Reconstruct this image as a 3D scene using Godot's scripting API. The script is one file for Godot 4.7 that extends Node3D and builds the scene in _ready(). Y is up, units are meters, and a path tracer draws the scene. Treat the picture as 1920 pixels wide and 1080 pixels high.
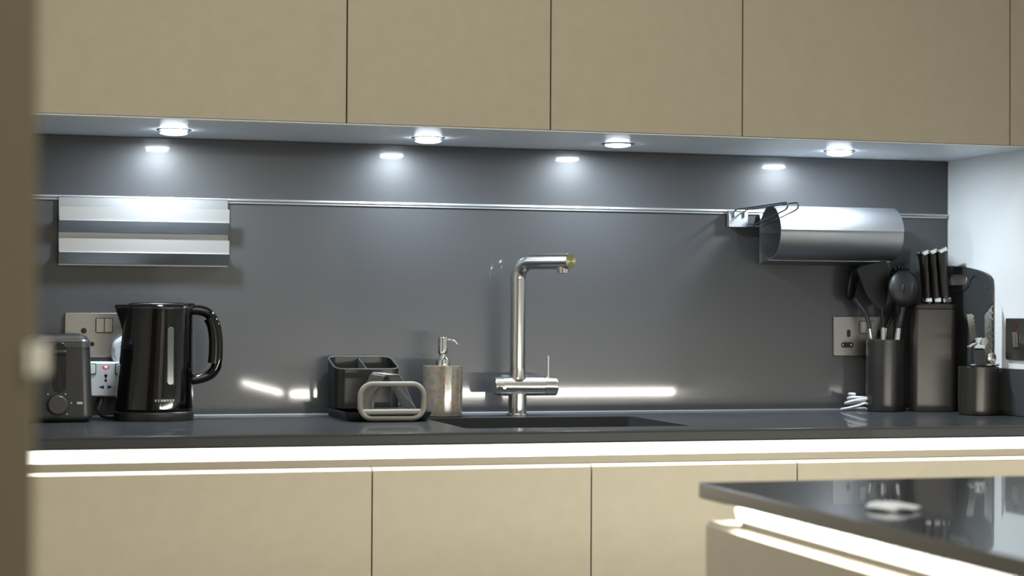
extends Node3D

const CT := 0.90          # worktop height
const SOF := 1.464        # height of the underside below the wall cabinets
const XR := 2.134         # right-hand wall
const XL := -0.75         # left-hand wall
const ZF := 5.3           # wall behind the camera
const HC := 2.5           # ceiling height

var M := {}
var used := {}

# ---------------------------------------------------------------- geometry
class Geo:
	var v := PackedVector3Array()
	var uv := PackedVector2Array()

	func tri(a: Vector3, b: Vector3, c: Vector3) -> void:
		v.push_back(a); v.push_back(b); v.push_back(c)

	func quad(a: Vector3, b: Vector3, c: Vector3, d: Vector3) -> void:
		tri(a, b, c); tri(a, c, d)

	func out(p: Array, mid: Vector3) -> void:
		var c := Vector3.ZERO
		for q in p: c += q
		c /= p.size()
		var n: Vector3 = (p[1] - p[0]).cross(p[2] - p[0])
		if n.dot(c - mid) < 0.0: p.reverse()
		for i in range(1, p.size() - 1): tri(p[0], p[i], p[i + 1])

	func box(c: Vector3, s: Vector3, b := 0.0, t := Transform3D()) -> Geo:
		var h := s * 0.5
		b = minf(b, minf(h.x, minf(h.y, h.z)) * 0.98)
		var mid: Vector3 = t * c
		var pt := func(ax: int, sg: Vector3) -> Vector3:
			var q := h - Vector3(b, b, b)
			q[ax] = h[ax]
			return t * (c + q * sg)
		for ax in 3:
			var i := (ax + 1) % 3
			var j := (ax + 2) % 3
			for s1 in [-1.0, 1.0]:
				var p := []
				for k in [[-1.0, -1.0], [1.0, -1.0], [1.0, 1.0], [-1.0, 1.0]]:
					var sg := Vector3.ONE
					sg[ax] = s1; sg[i] = k[0]; sg[j] = k[1]
					p.append(pt.call(ax, sg))
				out(p, mid)
			if b > 0.0:
				for k in [[-1.0, -1.0], [1.0, -1.0], [1.0, 1.0], [-1.0, 1.0]]:
					var lo := Vector3.ONE
					lo[ax] = -1.0; lo[i] = k[0]; lo[j] = k[1]
					var hi := lo
					hi[ax] = 1.0
					out([pt.call(i, lo), pt.call(j, lo), pt.call(j, hi), pt.call(i, hi)], mid)
		if b > 0.0:
			for sx in [-1.0, 1.0]:
				for sy in [-1.0, 1.0]:
					for sz in [-1.0, 1.0]:
						var sg := Vector3(sx, sy, sz)
						out([pt.call(0, sg), pt.call(1, sg), pt.call(2, sg)], mid)
		return self

	func span(a: Vector3, b: Vector3, bev := 0.0) -> Geo:      # box between two corners
		return box((a + b) * 0.5, (b - a).abs(), bev)

	func loft(rings: Array, cap0 := true, cap1 := true) -> Geo:  # rings run anticlockwise seen from the far end
		var n: int = rings[0].size()
		for i in range(rings.size() - 1):
			var r0: PackedVector3Array = rings[i]
			var r1: PackedVector3Array = rings[i + 1]
			for j in n:
				var k := (j + 1) % n
				quad(r0[j], r0[k], r1[k], r1[j])
		if cap0: fan(rings[0], true)
		if cap1: fan(rings[-1], false)
		return self

	func fan(r: PackedVector3Array, back: bool) -> void:
		var c := Vector3.ZERO
		for q in r: c += q
		c /= r.size()
		for j in r.size():
			var k := (j + 1) % r.size()
			if back: tri(c, r[k], r[j])
			else: tri(c, r[j], r[k])

	func lathe(prof: Array, t := Transform3D(), n := 40) -> Geo:  # prof: Vector2(radius, height), travelling up the outside
		var rings := []
		for p in prof:
			var r := PackedVector3Array()
			for j in n:
				var a := TAU * j / n
				r.push_back(t * Vector3(p.x * cos(a), p.y, -p.x * sin(a)))
			rings.append(r)
		return loft(rings, prof[0].x > 0.0001, prof[-1].x > 0.0001)

	func tube(pts: Array, rad: float, n := 12, end_rad := -1.0, flat := 1.0) -> Geo:
		var rings := []
		var m := pts.size()
		var t0: Vector3 = (pts[1] - pts[0]).normalized()
		var ref := Vector3.UP if absf(t0.y) < 0.9 else Vector3.RIGHT
		var nn := (ref - t0 * ref.dot(t0)).normalized()
		for i in m:
			var t: Vector3
			if i == 0: t = t0
			elif i == m - 1: t = (pts[i] - pts[i - 1]).normalized()
			else: t = ((pts[i] - pts[i - 1]).normalized() + (pts[i + 1] - pts[i]).normalized()).normalized()
			nn = (nn - t * nn.dot(t)).normalized()
			var bb := t.cross(nn)
			var r := rad if end_rad < 0.0 else lerpf(rad, end_rad, float(i) / (m - 1))
			var ring := PackedVector3Array()
			for j in n:
				var a := TAU * j / n
				ring.push_back(pts[i] + nn * (cos(a) * r * flat) + bb * (sin(a) * r))
			rings.append(ring)
		return loft(rings)

	func extrude(poly: PackedVector2Array, depth: float, t := Transform3D(), bev := 0.0) -> Geo:  # along local z from 0
		var area := 0.0
		for i in poly.size():
			area += poly[i].cross(poly[(i + 1) % poly.size()])
		var p := poly.duplicate()
		if area < 0.0: p.reverse()
		var m := p.size()
		var ins := PackedVector2Array()
		for i in m:
			var d0 := (p[i] - p[(i - 1 + m) % m]).normalized()
			var d1 := (p[(i + 1) % m] - p[i]).normalized()
			var n0 := Vector2(-d0.y, d0.x)
			var n1 := Vector2(-d1.y, d1.x)
			var mm := (n0 + n1)
			if mm.length() < 0.2: mm = n0
			mm = mm.normalized()
			ins.push_back(p[i] + mm * (bev / maxf(0.4, mm.dot(n0))))
		var lev := [[ins, 0.0], [p, bev], [p, depth - bev], [ins, depth]] if bev > 0.0 else [[p, 0.0], [p, depth]]
		for l in range(lev.size() - 1):
			for i in m:
				var k := (i + 1) % m
				var a: PackedVector2Array = lev[l][0]
				var b: PackedVector2Array = lev[l + 1][0]
				var z0: float = lev[l][1]
				var z1: float = lev[l + 1][1]
				quad(t * Vector3(a[i].x, a[i].y, z0), t * Vector3(a[k].x, a[k].y, z0), t * Vector3(b[k].x, b[k].y, z1), t * Vector3(b[i].x, b[i].y, z1))
		var idx := Geometry2D.triangulate_polygon(ins)
		for i in range(0, idx.size(), 3):
			var a := ins[idx[i]]
			var b := ins[idx[i + 1]]
			var c := ins[idx[i + 2]]
			if (b - a).cross(c - a) < 0.0:
				var q := b; b = c; c = q
			tri(t * Vector3(a.x, a.y, depth), t * Vector3(b.x, b.y, depth), t * Vector3(c.x, c.y, depth))
			tri(t * Vector3(a.x, a.y, 0), t * Vector3(c.x, c.y, 0), t * Vector3(b.x, b.y, 0))
		return self

	func ball(c: Vector3, r: Vector3, t := Transform3D(), nu := 28, nv := 16) -> Geo:
		var rings := []
		for i in range(1, nv):
			var f := PI * i / nv
			var ring := PackedVector3Array()
			for j in nu:
				var a := TAU * j / nu
				ring.push_back(t * (c + Vector3(r.x * sin(f) * cos(a), -r.y * cos(f), -r.z * sin(f) * sin(a))))
			rings.append(ring)
		return loft(rings)

	func mesh(crease := 38.0) -> ArrayMesh:
		var lim := cos(deg_to_rad(crease))
		var at := {}
		var fn := PackedVector3Array()
		for i in range(0, v.size(), 3):
			fn.push_back((v[i + 1] - v[i]).cross(v[i + 2] - v[i]))
			for k in 3:
				var key := Vector3i((v[i + k] * 40000.0).round())
				if not at.has(key): at[key] = PackedInt32Array()
				at[key].push_back(i / 3)
		var un := PackedVector3Array()
		for f in fn: un.push_back(f.normalized())
		var nor := PackedVector3Array()
		var pos := PackedVector3Array()
		var tex := PackedVector2Array()
		for i in range(0, v.size(), 3):
			var f := i / 3
			for k in [0, 2, 1]:
				var key := Vector3i((v[i + k] * 40000.0).round())
				var s := Vector3.ZERO
				for g in at[key]:
					if un[g].dot(un[f]) > lim: s += fn[g]
				nor.push_back(s.normalized() if s.length() > 1e-14 else Vector3.UP)
				pos.push_back(v[i + k])
				if uv.size() == v.size(): tex.push_back(uv[i + k])
		var arr := []
		arr.resize(Mesh.ARRAY_MAX)
		arr[Mesh.ARRAY_VERTEX] = pos
		arr[Mesh.ARRAY_NORMAL] = nor
		if tex.size() == pos.size(): arr[Mesh.ARRAY_TEX_UV] = tex
		var am := ArrayMesh.new()
		am.add_surface_from_arrays(Mesh.PRIMITIVE_TRIANGLES, arr)
		return am

# ---------------------------------------------------------------- objects
func numbered(called: String) -> String:
	var n: int = used.get(called, 0)
	used[called] = n + 1
	return called if n == 0 else "%s_%03d" % [called, n]

func thing(called: String, label: String, category: String, at := Vector3.ZERO, group := "") -> Node3D:
	var o := Node3D.new()
	o.name = numbered(called)
	add_child(o, true)
	o.position = at
	o.set_meta("label", label)
	o.set_meta("category", category)
	if group: o.set_meta("group", group)
	return o

func structure(called: String, label: String) -> Node3D:
	var o := Node3D.new()
	o.name = called
	add_child(o, true)
	o.set_meta("kind", "structure")
	o.set_meta("label", label)
	return o

# one named mesh under parent; the geometry is given in world places, moved into the parent's own axes
func part(called: String, g: Geo, m: Material, parent: Node3D, label := "", crease := 38.0) -> MeshInstance3D:
	var o := MeshInstance3D.new()
	o.name = called
	var base := Vector3.ZERO
	var p: Node = parent
	while p is Node3D and p != self:
		base += p.position
		p = p.get_parent()
	for i in g.v.size(): g.v[i] -= base
	o.mesh = g.mesh(crease)
	o.material_override = null
	o.mesh.surface_set_material(0, m)
	if label: o.set_meta("label", label)
	parent.add_child(o, true)
	return o

func V(x: float, y: float, z: float) -> Vector3:
	return Vector3(x, y, z)

func arc(c: Vector3, u: Vector3, w: Vector3, r: float, a0: float, a1: float, n: int) -> Array:
	var o := []
	for i in n + 1:
		var a := lerpf(a0, a1, float(i) / n)
		o.append(c + u * (r * cos(a)) + w * (r * sin(a)))
	return o

func smooth(pts: Array, n := 6, closed := false) -> Array:       # Catmull-Rom through the points
	var o := []
	var m := pts.size()
	var last := m if closed else m - 1
	for i in last:
		var p0 = pts[(i - 1 + m) % m] if closed or i > 0 else pts[0]
		var p1 = pts[i]
		var p2 = pts[(i + 1) % m]
		var p3 = pts[(i + 2) % m] if closed or i + 2 < m else pts[m - 1]
		for k in n:
			var t := float(k) / n
			o.append(0.5 * (2.0 * p1 + (p2 - p0) * t + (2.0 * p0 - 5.0 * p1 + 4.0 * p2 - p3) * t * t + (3.0 * p1 - p0 - 3.0 * p2 + p3) * t * t * t))
	if not closed: o.append(pts[m - 1])
	return o

func rrect(x0: float, y0: float, x1: float, y1: float, r: float, n := 6) -> PackedVector2Array:
	var o := PackedVector2Array()
	for q in [[x1 - r, y1 - r, 0.0], [x0 + r, y1 - r, 90.0], [x0 + r, y0 + r, 180.0], [x1 - r, y0 + r, 270.0]]:
		for i in n + 1:
			var a := deg_to_rad(q[2] + 90.0 * i / n)
			o.push_back(Vector2(q[0] + r * cos(a), q[1] + r * sin(a)))
	return o

func ring3(p: PackedVector2Array, y: float) -> PackedVector3Array:   # x,z outline at a height, anticlockwise seen from above
	var o := PackedVector3Array()
	for q in p: o.push_back(Vector3(q.x, y, -q.y))
	return o

# ---------------------------------------------------------------- materials
func mat(c: Color, rough := 0.5, metal := 0.0, spec := 0.5) -> StandardMaterial3D:
	var m := StandardMaterial3D.new()
	m.albedo_color = c
	m.roughness = rough
	m.metallic = metal
	m.metallic_specular = spec
	return m

func noise(freq: float, c0: Color, c1: Color, seed_: int, oct := 4, mid := Color(0, 0, 0, 0), size := 512) -> NoiseTexture2D:
	var f := FastNoiseLite.new()
	f.seed = seed_
	f.frequency = freq
	f.fractal_octaves = oct
	var t := NoiseTexture2D.new()
	t.width = size
	t.height = size
	t.seamless = true
	t.noise = f
	var g := Gradient.new()
	g.set_color(0, c0)
	g.set_color(1, c1)
	if mid.a > 0.0: g.add_point(0.5, mid)
	t.color_ramp = g
	return t

func grain(m: StandardMaterial3D, t: Texture2D, scale: Vector3, in_world := true) -> StandardMaterial3D:
	m.albedo_texture = t
	m.uv1_triplanar = true
	m.uv1_world_triplanar = in_world
	m.uv1_scale = scale
	return m

func glow(c: Color, e: float) -> StandardMaterial3D:
	var m := mat(Color(0.9, 0.9, 0.9), 0.4)
	m.emission_enabled = true
	m.emission = c
	m.emission_energy_multiplier = e
	return m

func make_materials() -> void:
	var stone := Color(0.27, 0.275, 0.284)
	var quartz := noise(0.32, Color(0.80, 0.80, 0.81), Color(1, 1, 1), 11, 2, Color(0.93, 0.93, 0.935))
	M.cab = grain(mat(Color(0.725, 0.695, 0.62), 0.5, 0.0, 0.4), noise(0.02, Color(0.975, 0.975, 0.97), Color(1, 1, 1), 3, 2), V(2, 2, 2))
	M.cab_dark = mat(Color(0.30, 0.25, 0.17), 0.7)
	M.door = mat(Color(0.45, 0.42, 0.34), 0.5)
	M.latch = mat(Color(0.95, 0.94, 0.90), 0.3)
	M.isle = grain(mat(stone, 0.2, 0.0, 0.5), quartz, V(3.2, 3.2, 3.2))
	M.isle.clearcoat_enabled = true
	M.isle.clearcoat = 0.8
	M.isle.clearcoat_roughness = 0.03
	M.channel = mat(Color(0.725, 0.695, 0.62), 0.5)
	M.under = grain(mat(Color(0.91, 0.94, 0.97), 0.35), noise(0.05, Color(0.94, 0.94, 0.94), Color(1, 1, 1), 8), V(2, 2, 9))
	M.splash = grain(mat(stone, 0.36, 0.0, 0.5), quartz, V(3.2, 3.2, 3.2))
	M.splash.clearcoat_enabled = true
	M.splash.clearcoat = 0.55
	M.splash.clearcoat_roughness = 0.05
	M.top = grain(mat(stone, 0.34, 0.0, 0.2), quartz, V(3.2, 3.2, 3.2))
	M.top.clearcoat_enabled = true
	M.top.clearcoat = 0.35
	M.top.clearcoat_roughness = 0.04
	M.sink = mat(Color(0.22, 0.225, 0.23), 0.4)
	M.wall = grain(mat(Color(0.86, 0.87, 0.87), 0.75), noise(0.2, Color(0.96, 0.96, 0.96), Color(1, 1, 1), 5), V(2, 2, 2))
	M.ceil = mat(Color(0.88, 0.87, 0.85), 0.85)
	M.floor = grain(mat(Color(0.80, 0.78, 0.75), 0.4), noise(0.02, Color(0.86, 0.86, 0.86), Color(1, 1, 1), 21), V(1, 1, 1))
	M.alu = mat(Color(0.76, 0.77, 0.78), 0.46, 1.0)
	M.alu_dull = mat(Color(0.68, 0.69, 0.70), 0.44, 1.0)
	M.steel = mat(Color(0.80, 0.795, 0.78), 0.22, 1.0)
	M.chrome = mat(Color(0.86, 0.86, 0.85), 0.07, 1.0)
	M.plate = mat(Color(0.63, 0.62, 0.605), 0.36, 1.0)
	M.black = mat(Color(0.035, 0.035, 0.036), 0.45)
	M.gloss = mat(Color(0.018, 0.018, 0.018), 0.06, 0.0, 0.5)
	M.satin = mat(Color(0.10, 0.10, 0.105), 0.38)
	M.white = mat(Color(0.84, 0.85, 0.86), 0.35)
	M.taupe = mat(Color(0.52, 0.505, 0.47), 0.5)
	M.rubber = mat(Color(0.07, 0.07, 0.075), 0.6)

# ---------------------------------------------------------------- scene
func _ready() -> void:
	make_materials()
	var cam := Camera3D.new()
	cam.name = "camera"
	var yaw := 0.278298
	var pitch := 0.013305
	var roll := 0.005639
	var fh := V(sin(yaw), 0, -cos(yaw))
	var fw := fh * cos(pitch) + Vector3.UP * sin(pitch)
	var up0 := Vector3.UP * cos(pitch) - fh * sin(pitch)
	var r0 := V(cos(yaw), 0, sin(yaw))
	cam.transform = Transform3D(Basis(r0 * cos(roll) + up0 * sin(roll), up0 * cos(roll) - r0 * sin(roll), -fw), V(0, 1.11261, 3.85336))
	var lens := CameraAttributesPhysical.new()
	lens.frustum_focal_length = 50.0
	lens.frustum_focus_distance = 3.86
	lens.exposure_aperture = 3.5
	lens.frustum_near = 0.05
	lens.frustum_far = 50.0
	cam.attributes = lens
	cam.near = 0.05
	cam.far = 50.0
	cam.fov = rad_to_deg(2.0 * atan(540.0 / 3530.556))
	add_child(cam)
	cam.current = true

	var we := WorldEnvironment.new()
	we.name = "environment"
	var env := Environment.new()
	env.background_mode = Environment.BG_COLOR
	env.background_color = Color(0, 0, 0)
	env.tonemap_mode = Environment.TONE_MAPPER_LINEAR
	env.tonemap_exposure = 1.0
	env.sdfgi_enabled = true
	env.ssao_enabled = true
	env.ssil_enabled = true
	we.environment = env
	add_child(we)

	ceiling_panel(V(0.75, HC - 0.03, 1.45), 1.5, 0.3, 1.1)
	ceiling_panel(V(0.75, HC - 0.03, 3.3), 1.2, 0.3, 2.1)
	hall_panel()

	room()
	wall_units()
	base_units()
	island()
	near_door()
	lights_under()
	rail_and_hangings()
	sockets()
	faucet()
	kettle()
	toaster()
	dish_rack()
	soap()
	utensils()
	knife_block()
	board()
	tool_pot()
	cable()

func lamp_area(o: Node3D, called: String, at: Vector3, towards: Vector3, sx: float, sy: float, c: Color, e: float) -> void:
	var l := AreaLight3D.new()
	l.name = called
	l.area_size = Vector2(sx, sy)
	l.area_normalize_energy = true
	l.light_color = c
	l.light_energy = e
	l.set("area_range", 12.0)
	l.set("area_attenuation", 2.0)
	l.shadow_enabled = true
	var z := -towards.normalized()
	var x := Vector3.RIGHT if absf(z.x) < 0.9 else Vector3.BACK
	var y := z.cross(x).normalized()
	x = y.cross(z).normalized()
	l.transform = Transform3D(Basis(x, y, z), at - o.position)
	o.add_child(l, true)

func ceiling_panel(at: Vector3, sx: float, sz: float, e: float) -> void:
	var o := thing("ceiling_light", "slim rectangular warm ceiling light panel over the " + ("worktop aisle" if at.z < 2.0 else "floor behind the island"), "light", at)
	part("frame", Geo.new().box(at + V(0, 0.015, 0), V(sx + 0.03, 0.03, sz + 0.03), 0.004), M.white, o)
	part("diffuser", Geo.new().box(at + V(0, -0.001, 0), V(sx, 0.006, sz)), glow(Color(1, 0.975, 0.92), 2.0), o)
	lamp_area(o, "panel_light", at + V(0, -0.006, 0), V(0, -1, 0), sx, sz, Color(1, 0.975, 0.92), e)

func hall_panel() -> void:
	var at := V(1.3, 2.27, ZF + 0.9)
	var o := thing("ceiling_light", "bright square warm light panel on the ceiling of the hall beyond the doorway", "light", at)
	part("frame", Geo.new().box(at + V(0, 0.015, 0), V(0.63, 0.03, 0.63), 0.004), M.white, o)
	part("diffuser", Geo.new().box(at + V(0, -0.001, 0), V(0.6, 0.006, 0.6)), glow(Color(1, 0.975, 0.92), 2.0), o)
	lamp_area(o, "panel_light", at + V(0, -0.006, 0), V(0, -1, 0), 0.6, 0.6, Color(1, 0.96, 0.88), 2.6)

func room() -> void:
	var o := structure("floor", "pale stone floor of the kitchen")
	part("slab", Geo.new().span(V(XL - 0.1, -0.1, -0.12), V(XR + 0.1, 0, ZF + 1.9)), M.floor, o)
	o = structure("ceiling", "plain off-white ceiling over the kitchen")
	part("slab", Geo.new().span(V(XL - 0.1, HC, -0.12), V(XR + 0.1, HC + 0.1, ZF + 0.1)), M.ceil, o)
	o = structure("wall_back", "back wall faced with a dark grey speckled splashback slab")
	part("plaster", Geo.new().span(V(XL - 0.1, 0, -0.12), V(XR + 0.1, HC, -0.012)), M.wall, o)
	part("splashback", Geo.new().span(V(XL, CT - 0.02, -0.012), V(XR - 0.001, SOF - 0.001, 0), 0.001), M.splash, o, "dark grey satin stone slab")
	o = structure("wall_right", "white painted side wall right of the splashback")
	part("plaster", Geo.new().span(V(XR, 0, -0.012), V(XR + 0.1, HC, ZF)), M.wall, o)
	part("upstand", Geo.new().span(V(XR - 0.008, CT + 0.0005, 0.001), V(XR, CT + 0.1, 0.6), 0.001), M.splash, o, "low dark grey stone upstand")
	o = structure("wall_left", "plain side wall at the left end of the kitchen")
	part("plaster", Geo.new().span(V(XL - 0.1, 0, -0.012), V(XL, HC, ZF)), M.wall, o)
	o = structure("wall_front", "wall opposite the worktop with an open doorway")
	var g := Geo.new()
	g.span(V(XL, 0, ZF), V(0.85, HC, ZF + 0.1))
	g.span(V(1.75, 0, ZF), V(XR, HC, ZF + 0.1))
	g.span(V(0.85, 2.1, ZF), V(1.75, HC, ZF + 0.1))
	part("plaster", g, M.wall, o)
	o = structure("wall_hall", "white walls and ceiling of the lit hall beyond the doorway")
	g = Geo.new()
	g.span(V(0.5, 0, ZF + 0.1), V(0.6, 2.4, ZF + 1.8))
	g.span(V(2.0, 0, ZF + 0.1), V(2.1, 2.4, ZF + 1.8))
	g.span(V(0.6, 0, ZF + 1.7), V(2.0, 2.4, ZF + 1.8))
	g.span(V(0.6, 2.3, ZF + 0.1), V(2.0, 2.4, ZF + 1.7))
	part("plaster", g, M.wall, o)

func wall_units() -> void:
	var xs := [-0.531, 0.069, 0.669, 1.069, 1.469, 2.069]
	var says := ["wide beige flat-front wall cabinet at the far left, mostly hidden by the near door", "wide beige flat-front wall cabinet above the aluminium foil shelf",
		"narrow beige flat-front wall cabinet above the grey dish rack and soap dispenser", "narrow beige flat-front wall cabinet above the bare splashback right of the tap",
		"wide beige flat-front wall cabinet above the paper towel holder"]
	for i in 5:
		var x0: float = xs[i]
		var x1: float = xs[i + 1]
		var o := thing("wall_cabinet", says[i], "cabinet", V((x0 + x1) * 0.5, SOF + 0.018, 0.18), "beige wall cabinets over the worktop")
		part("carcass", Geo.new().span(V(x0 + 0.0005, SOF + 0.0182, 0), V(x1 - 0.0005, 2.46, 0.352)), M.cab_dark, o)
		part("door", Geo.new().span(V(x0 + 0.0014, SOF + 0.003, 0.356), V(x1 - 0.0014, 2.455, 0.3765), 0.0008), M.cab, o)
	var f := thing("filler_panel", "narrow beige filler strip between the last wall cabinet and the side wall", "panel", V(2.1, SOF + 0.018, 0.36))
	part("strip", Geo.new().span(V(2.0704, SOF + 0.003, 0.33), V(XR, 2.46, 0.3765), 0.0008), M.cab, f)
	var u := thing("underside_panel", "long pale grey light-fitted underside panel below the wall cabinets", "panel", V(0.7, SOF, 0.18))
	part("board", Geo.new().span(V(-0.53, SOF, 0.0), V(XR - 0.0005, SOF + 0.018, 0.3555), 0.0012), M.under, u)
	part("front_edge", Geo.new().span(V(-0.53, SOF, 0.356), V(XR - 0.0005, SOF + 0.0024, 0.3755), 0.0006), M.under, u)

func puck(x: float, collar: bool, says: String) -> void:
	var z := 0.172
	var at := V(x, SOF, z)
	var o := thing("under_cabinet_light", says, "light", at, "round lights under the wall cabinets")
	var t := Transform3D(Basis(), at)
	var d := 0.0065 if collar else 0.0030
	part("bezel", Geo.new().lathe([Vector2(0.0, -0.0022), Vector2(0.031, -0.0022), Vector2(0.0335, -0.0012), Vector2(0.0335, 0.0)], t, 48), mat(Color(0.40, 0.42, 0.44), 0.35, 1.0), o, "thin grey metal rim")
	if collar:
		part("collar", Geo.new().lathe([Vector2(0.0235, -d), Vector2(0.0235, -0.0022)], t, 40), glow(Color(0.88, 0.94, 1.0), 4.0), o, "glowing acrylic collar")
	part("lens", Geo.new().lathe([Vector2(0.0, -d - 0.004), Vector2(0.018, -d - 0.0034), Vector2(0.0255, -d - 0.0012), Vector2(0.0262, -d), Vector2(0.0, -d)], t, 48), glow(Color(0.90, 0.95, 1.0), 55.0), o, "glowing white disc")
	lamp_area(o, "downlight", V(x, SOF - d - 0.0046, z), V(0, -1, 0), 0.042, 0.042, Color(0.90, 0.955, 1.0), 0.34)

func lights_under() -> void:
	puck(0.3693, true, "round under-cabinet light above the black kettle and foil shelf")
	puck(0.8748, true, "round under-cabinet light above the soap dispenser")
	puck(1.2777, false, "flush round under-cabinet light right of the tap, below the third cabinet seam")
	puck(1.7791, true, "round under-cabinet light above the paper towel holder")

func base_units() -> void:
	# worktop with the sink opening
	var o := thing("kitchen_worktop", "long dark grey polished stone worktop running under the splashback", "worktop", V(0.7, CT - 0.02, 0.3))
	var hx0 := 0.872
	var hx1 := 1.313
	var hz0 := 0.168
	var hz1 := 0.50
	var g := Geo.new()
	var xx := Transform3D(Basis(V(1, 0, 0), V(0, 0, -1), V(0, 1, 0)), V(0, CT - 0.02, 0))   # x, -z outline raised along y
	var whole := PackedVector2Array([Vector2(XL, -0.6), Vector2(XR - 0.0005, -0.6), Vector2(XR - 0.0005, 0), Vector2(XL, 0)])
	var hole := rrect(hx0, -hz1, hx1, -hz0, 0.012, 5)
	var xm := (hx0 + hx1) * 0.5
	for half in [[XL, xm], [xm, XR - 0.0005]]:
		var h := PackedVector2Array([Vector2(half[0], -0.6), Vector2(half[1], -0.6), Vector2(half[1], 0), Vector2(half[0], 0)])
		for p in Geometry2D.clip_polygons(h, hole): g.extrude(p, 0.02, xx)
	part("slab", g, M.top, o)
	part("edge_bevel", Geo.new().tube([V(XL, CT - 0.0025, 0.5995), V(XR - 0.001, CT - 0.0025, 0.5995)], 0.0024, 8), M.top, o)
	part("sealant_bead", Geo.new().tube([V(XL, CT + 0.0005, 0.0012), V(XR - 0.009, CT + 0.0005, 0.0012)], 0.0028, 8), mat(Color(0.55, 0.56, 0.58), 0.3), o, "pale grey sealant line")
	# sink
	var s := thing("sink", "dark grey rectangular undermount sink sunk in the worktop below the tap", "sink", V(xm, CT - 0.2, 0.36))
	g = Geo.new()
	var o1 := rrect(hx0 - 0.012, -hz1 - 0.012, hx1 + 0.012, -hz0 + 0.012, 0.02)
	var i1 := rrect(hx0 - 0.001, -hz1 - 0.001, hx1 + 0.001, -hz0 + 0.001, 0.014)
	var i2 := rrect(hx0 + 0.006, -hz1 + 0.006, hx1 - 0.006, -hz0 - 0.006, 0.03)
	g.loft([ring3(o1, CT - 0.215), ring3(o1, CT - 0.0205), ring3(i1, CT - 0.0205), ring3(i2, CT - 0.195), ring3(i2, CT - 0.2)])
	part("bowl", g, M.sink, s)
	part("drain", Geo.new().lathe([Vector2(0.045, -0.198), Vector2(0.045, -0.196), Vector2(0.03, -0.1985), Vector2(0.0, -0.1985)], Transform3D(Basis(), V(xm, CT, 0.3)), 32), M.steel, s)
	# base cabinets
	var xs := [-0.523, 0.077, 0.677, 1.083, 1.49, 2.09]
	var says := ["wide beige handleless base cabinet at the far left, hidden behind the near door", "wide beige handleless base cabinet under the kettle and toaster",
		"narrow beige handleless base cabinet under the left half of the sink", "narrow beige handleless base cabinet under the tap and right half of the sink",
		"wide beige handleless base cabinet behind the island corner"]
	for i in 5:
		var x0: float = xs[i]
		var x1: float = xs[i + 1]
		var c := thing("base_cabinet", says[i], "cabinet", V((x0 + x1) * 0.5, 0.1, 0.3), "beige base cabinets under the worktop")
		g = Geo.new()
		if i == 2 or i == 3:
			g.span(V(x0, 0.1, 0.01), V(x1, 0.66, 0.545))
		else:
			g.span(V(x0, 0.1, 0.01), V(x1, 0.8795, 0.545))
		part("carcass", g, M.cab_dark, c)
		# door with the slanted finger edge along its top
		var pr := PackedVector2Array([Vector2(0.574, 0.115), Vector2(0.596, 0.115), Vector2(0.596, 0.8335), Vector2(0.589, 0.8385), Vector2(0.574, 0.8385)])
		part("door", Geo.new().extrude(pr, x1 - x0 - 0.0028, Transform3D(Basis(V(0, 0, 1), V(0, 1, 0), V(-1, 0, 0)), V(x1 - 0.0014, 0, 0))), M.cab, c)
		part("handle_channel", Geo.new().span(V(x0, 0.8, 0.546), V(x1, 0.8794, 0.556)).span(V(x0, 0.8, 0.5565), V(x1, 0.806, 0.5725)), M.channel, c, "recessed beige finger channel")
		part("plinth", Geo.new().span(V(x0, 0.0, 0.5), V(x1, 0.0995, 0.52)), M.cab, c)
	var fl := thing("filler_panel", "narrow beige filler strip between the last base cabinet and the side wall", "panel", V(2.11, 0.0, 0.57))
	part("strip", Geo.new().span(V(2.0914, 0.0, 0.56), V(XR - 0.0005, 0.8385, 0.596), 0.0008), M.cab, fl)
	# light strip
	led("led_strip", "glowing white light strip along the front of the worktop over the base cabinets", V(XL + 0.01, 0.864, 0.580), V(XR - 0.01, 0.864, 0.580), V(0, -0.25, 1), 0.024, 0.5)

func led(called: String, says: String, a: Vector3, b: Vector3, face: Vector3, h: float, e: float) -> void:
	var mid := (a + b) * 0.5
	var o := thing(called, says, "light", mid, "light strips under the worktop edges")
	var along := (b - a).normalized()
	var n := face.normalized()
	var up := n.cross(along).normalized()
	if up.y < 0.0: up = -up
	var t := Transform3D(Basis(along, up, along.cross(up)), mid)
	var sgn := 1.0 if along.cross(up).dot(n) > 0.0 else -1.0
	var ln := (b - a).length()
	part("profile", Geo.new().box(V(0, 0, -0.006 * sgn), V(ln, h, 0.006), 0.0, t), M.alu, o, "aluminium backing profile")
	part("diffuser", Geo.new().box(V(0, 0, -0.001 * sgn), V(ln - 0.002, h - 0.001, 0.004), 0.001, t), glow(Color(1.0, 0.98, 0.93), 3.0), o, "glowing white diffuser")
	lamp_area(o, "strip_light", mid + n * 0.0035, n, ln - 0.004, h * 0.8, Color(1.0, 0.98, 0.935), e)

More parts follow.
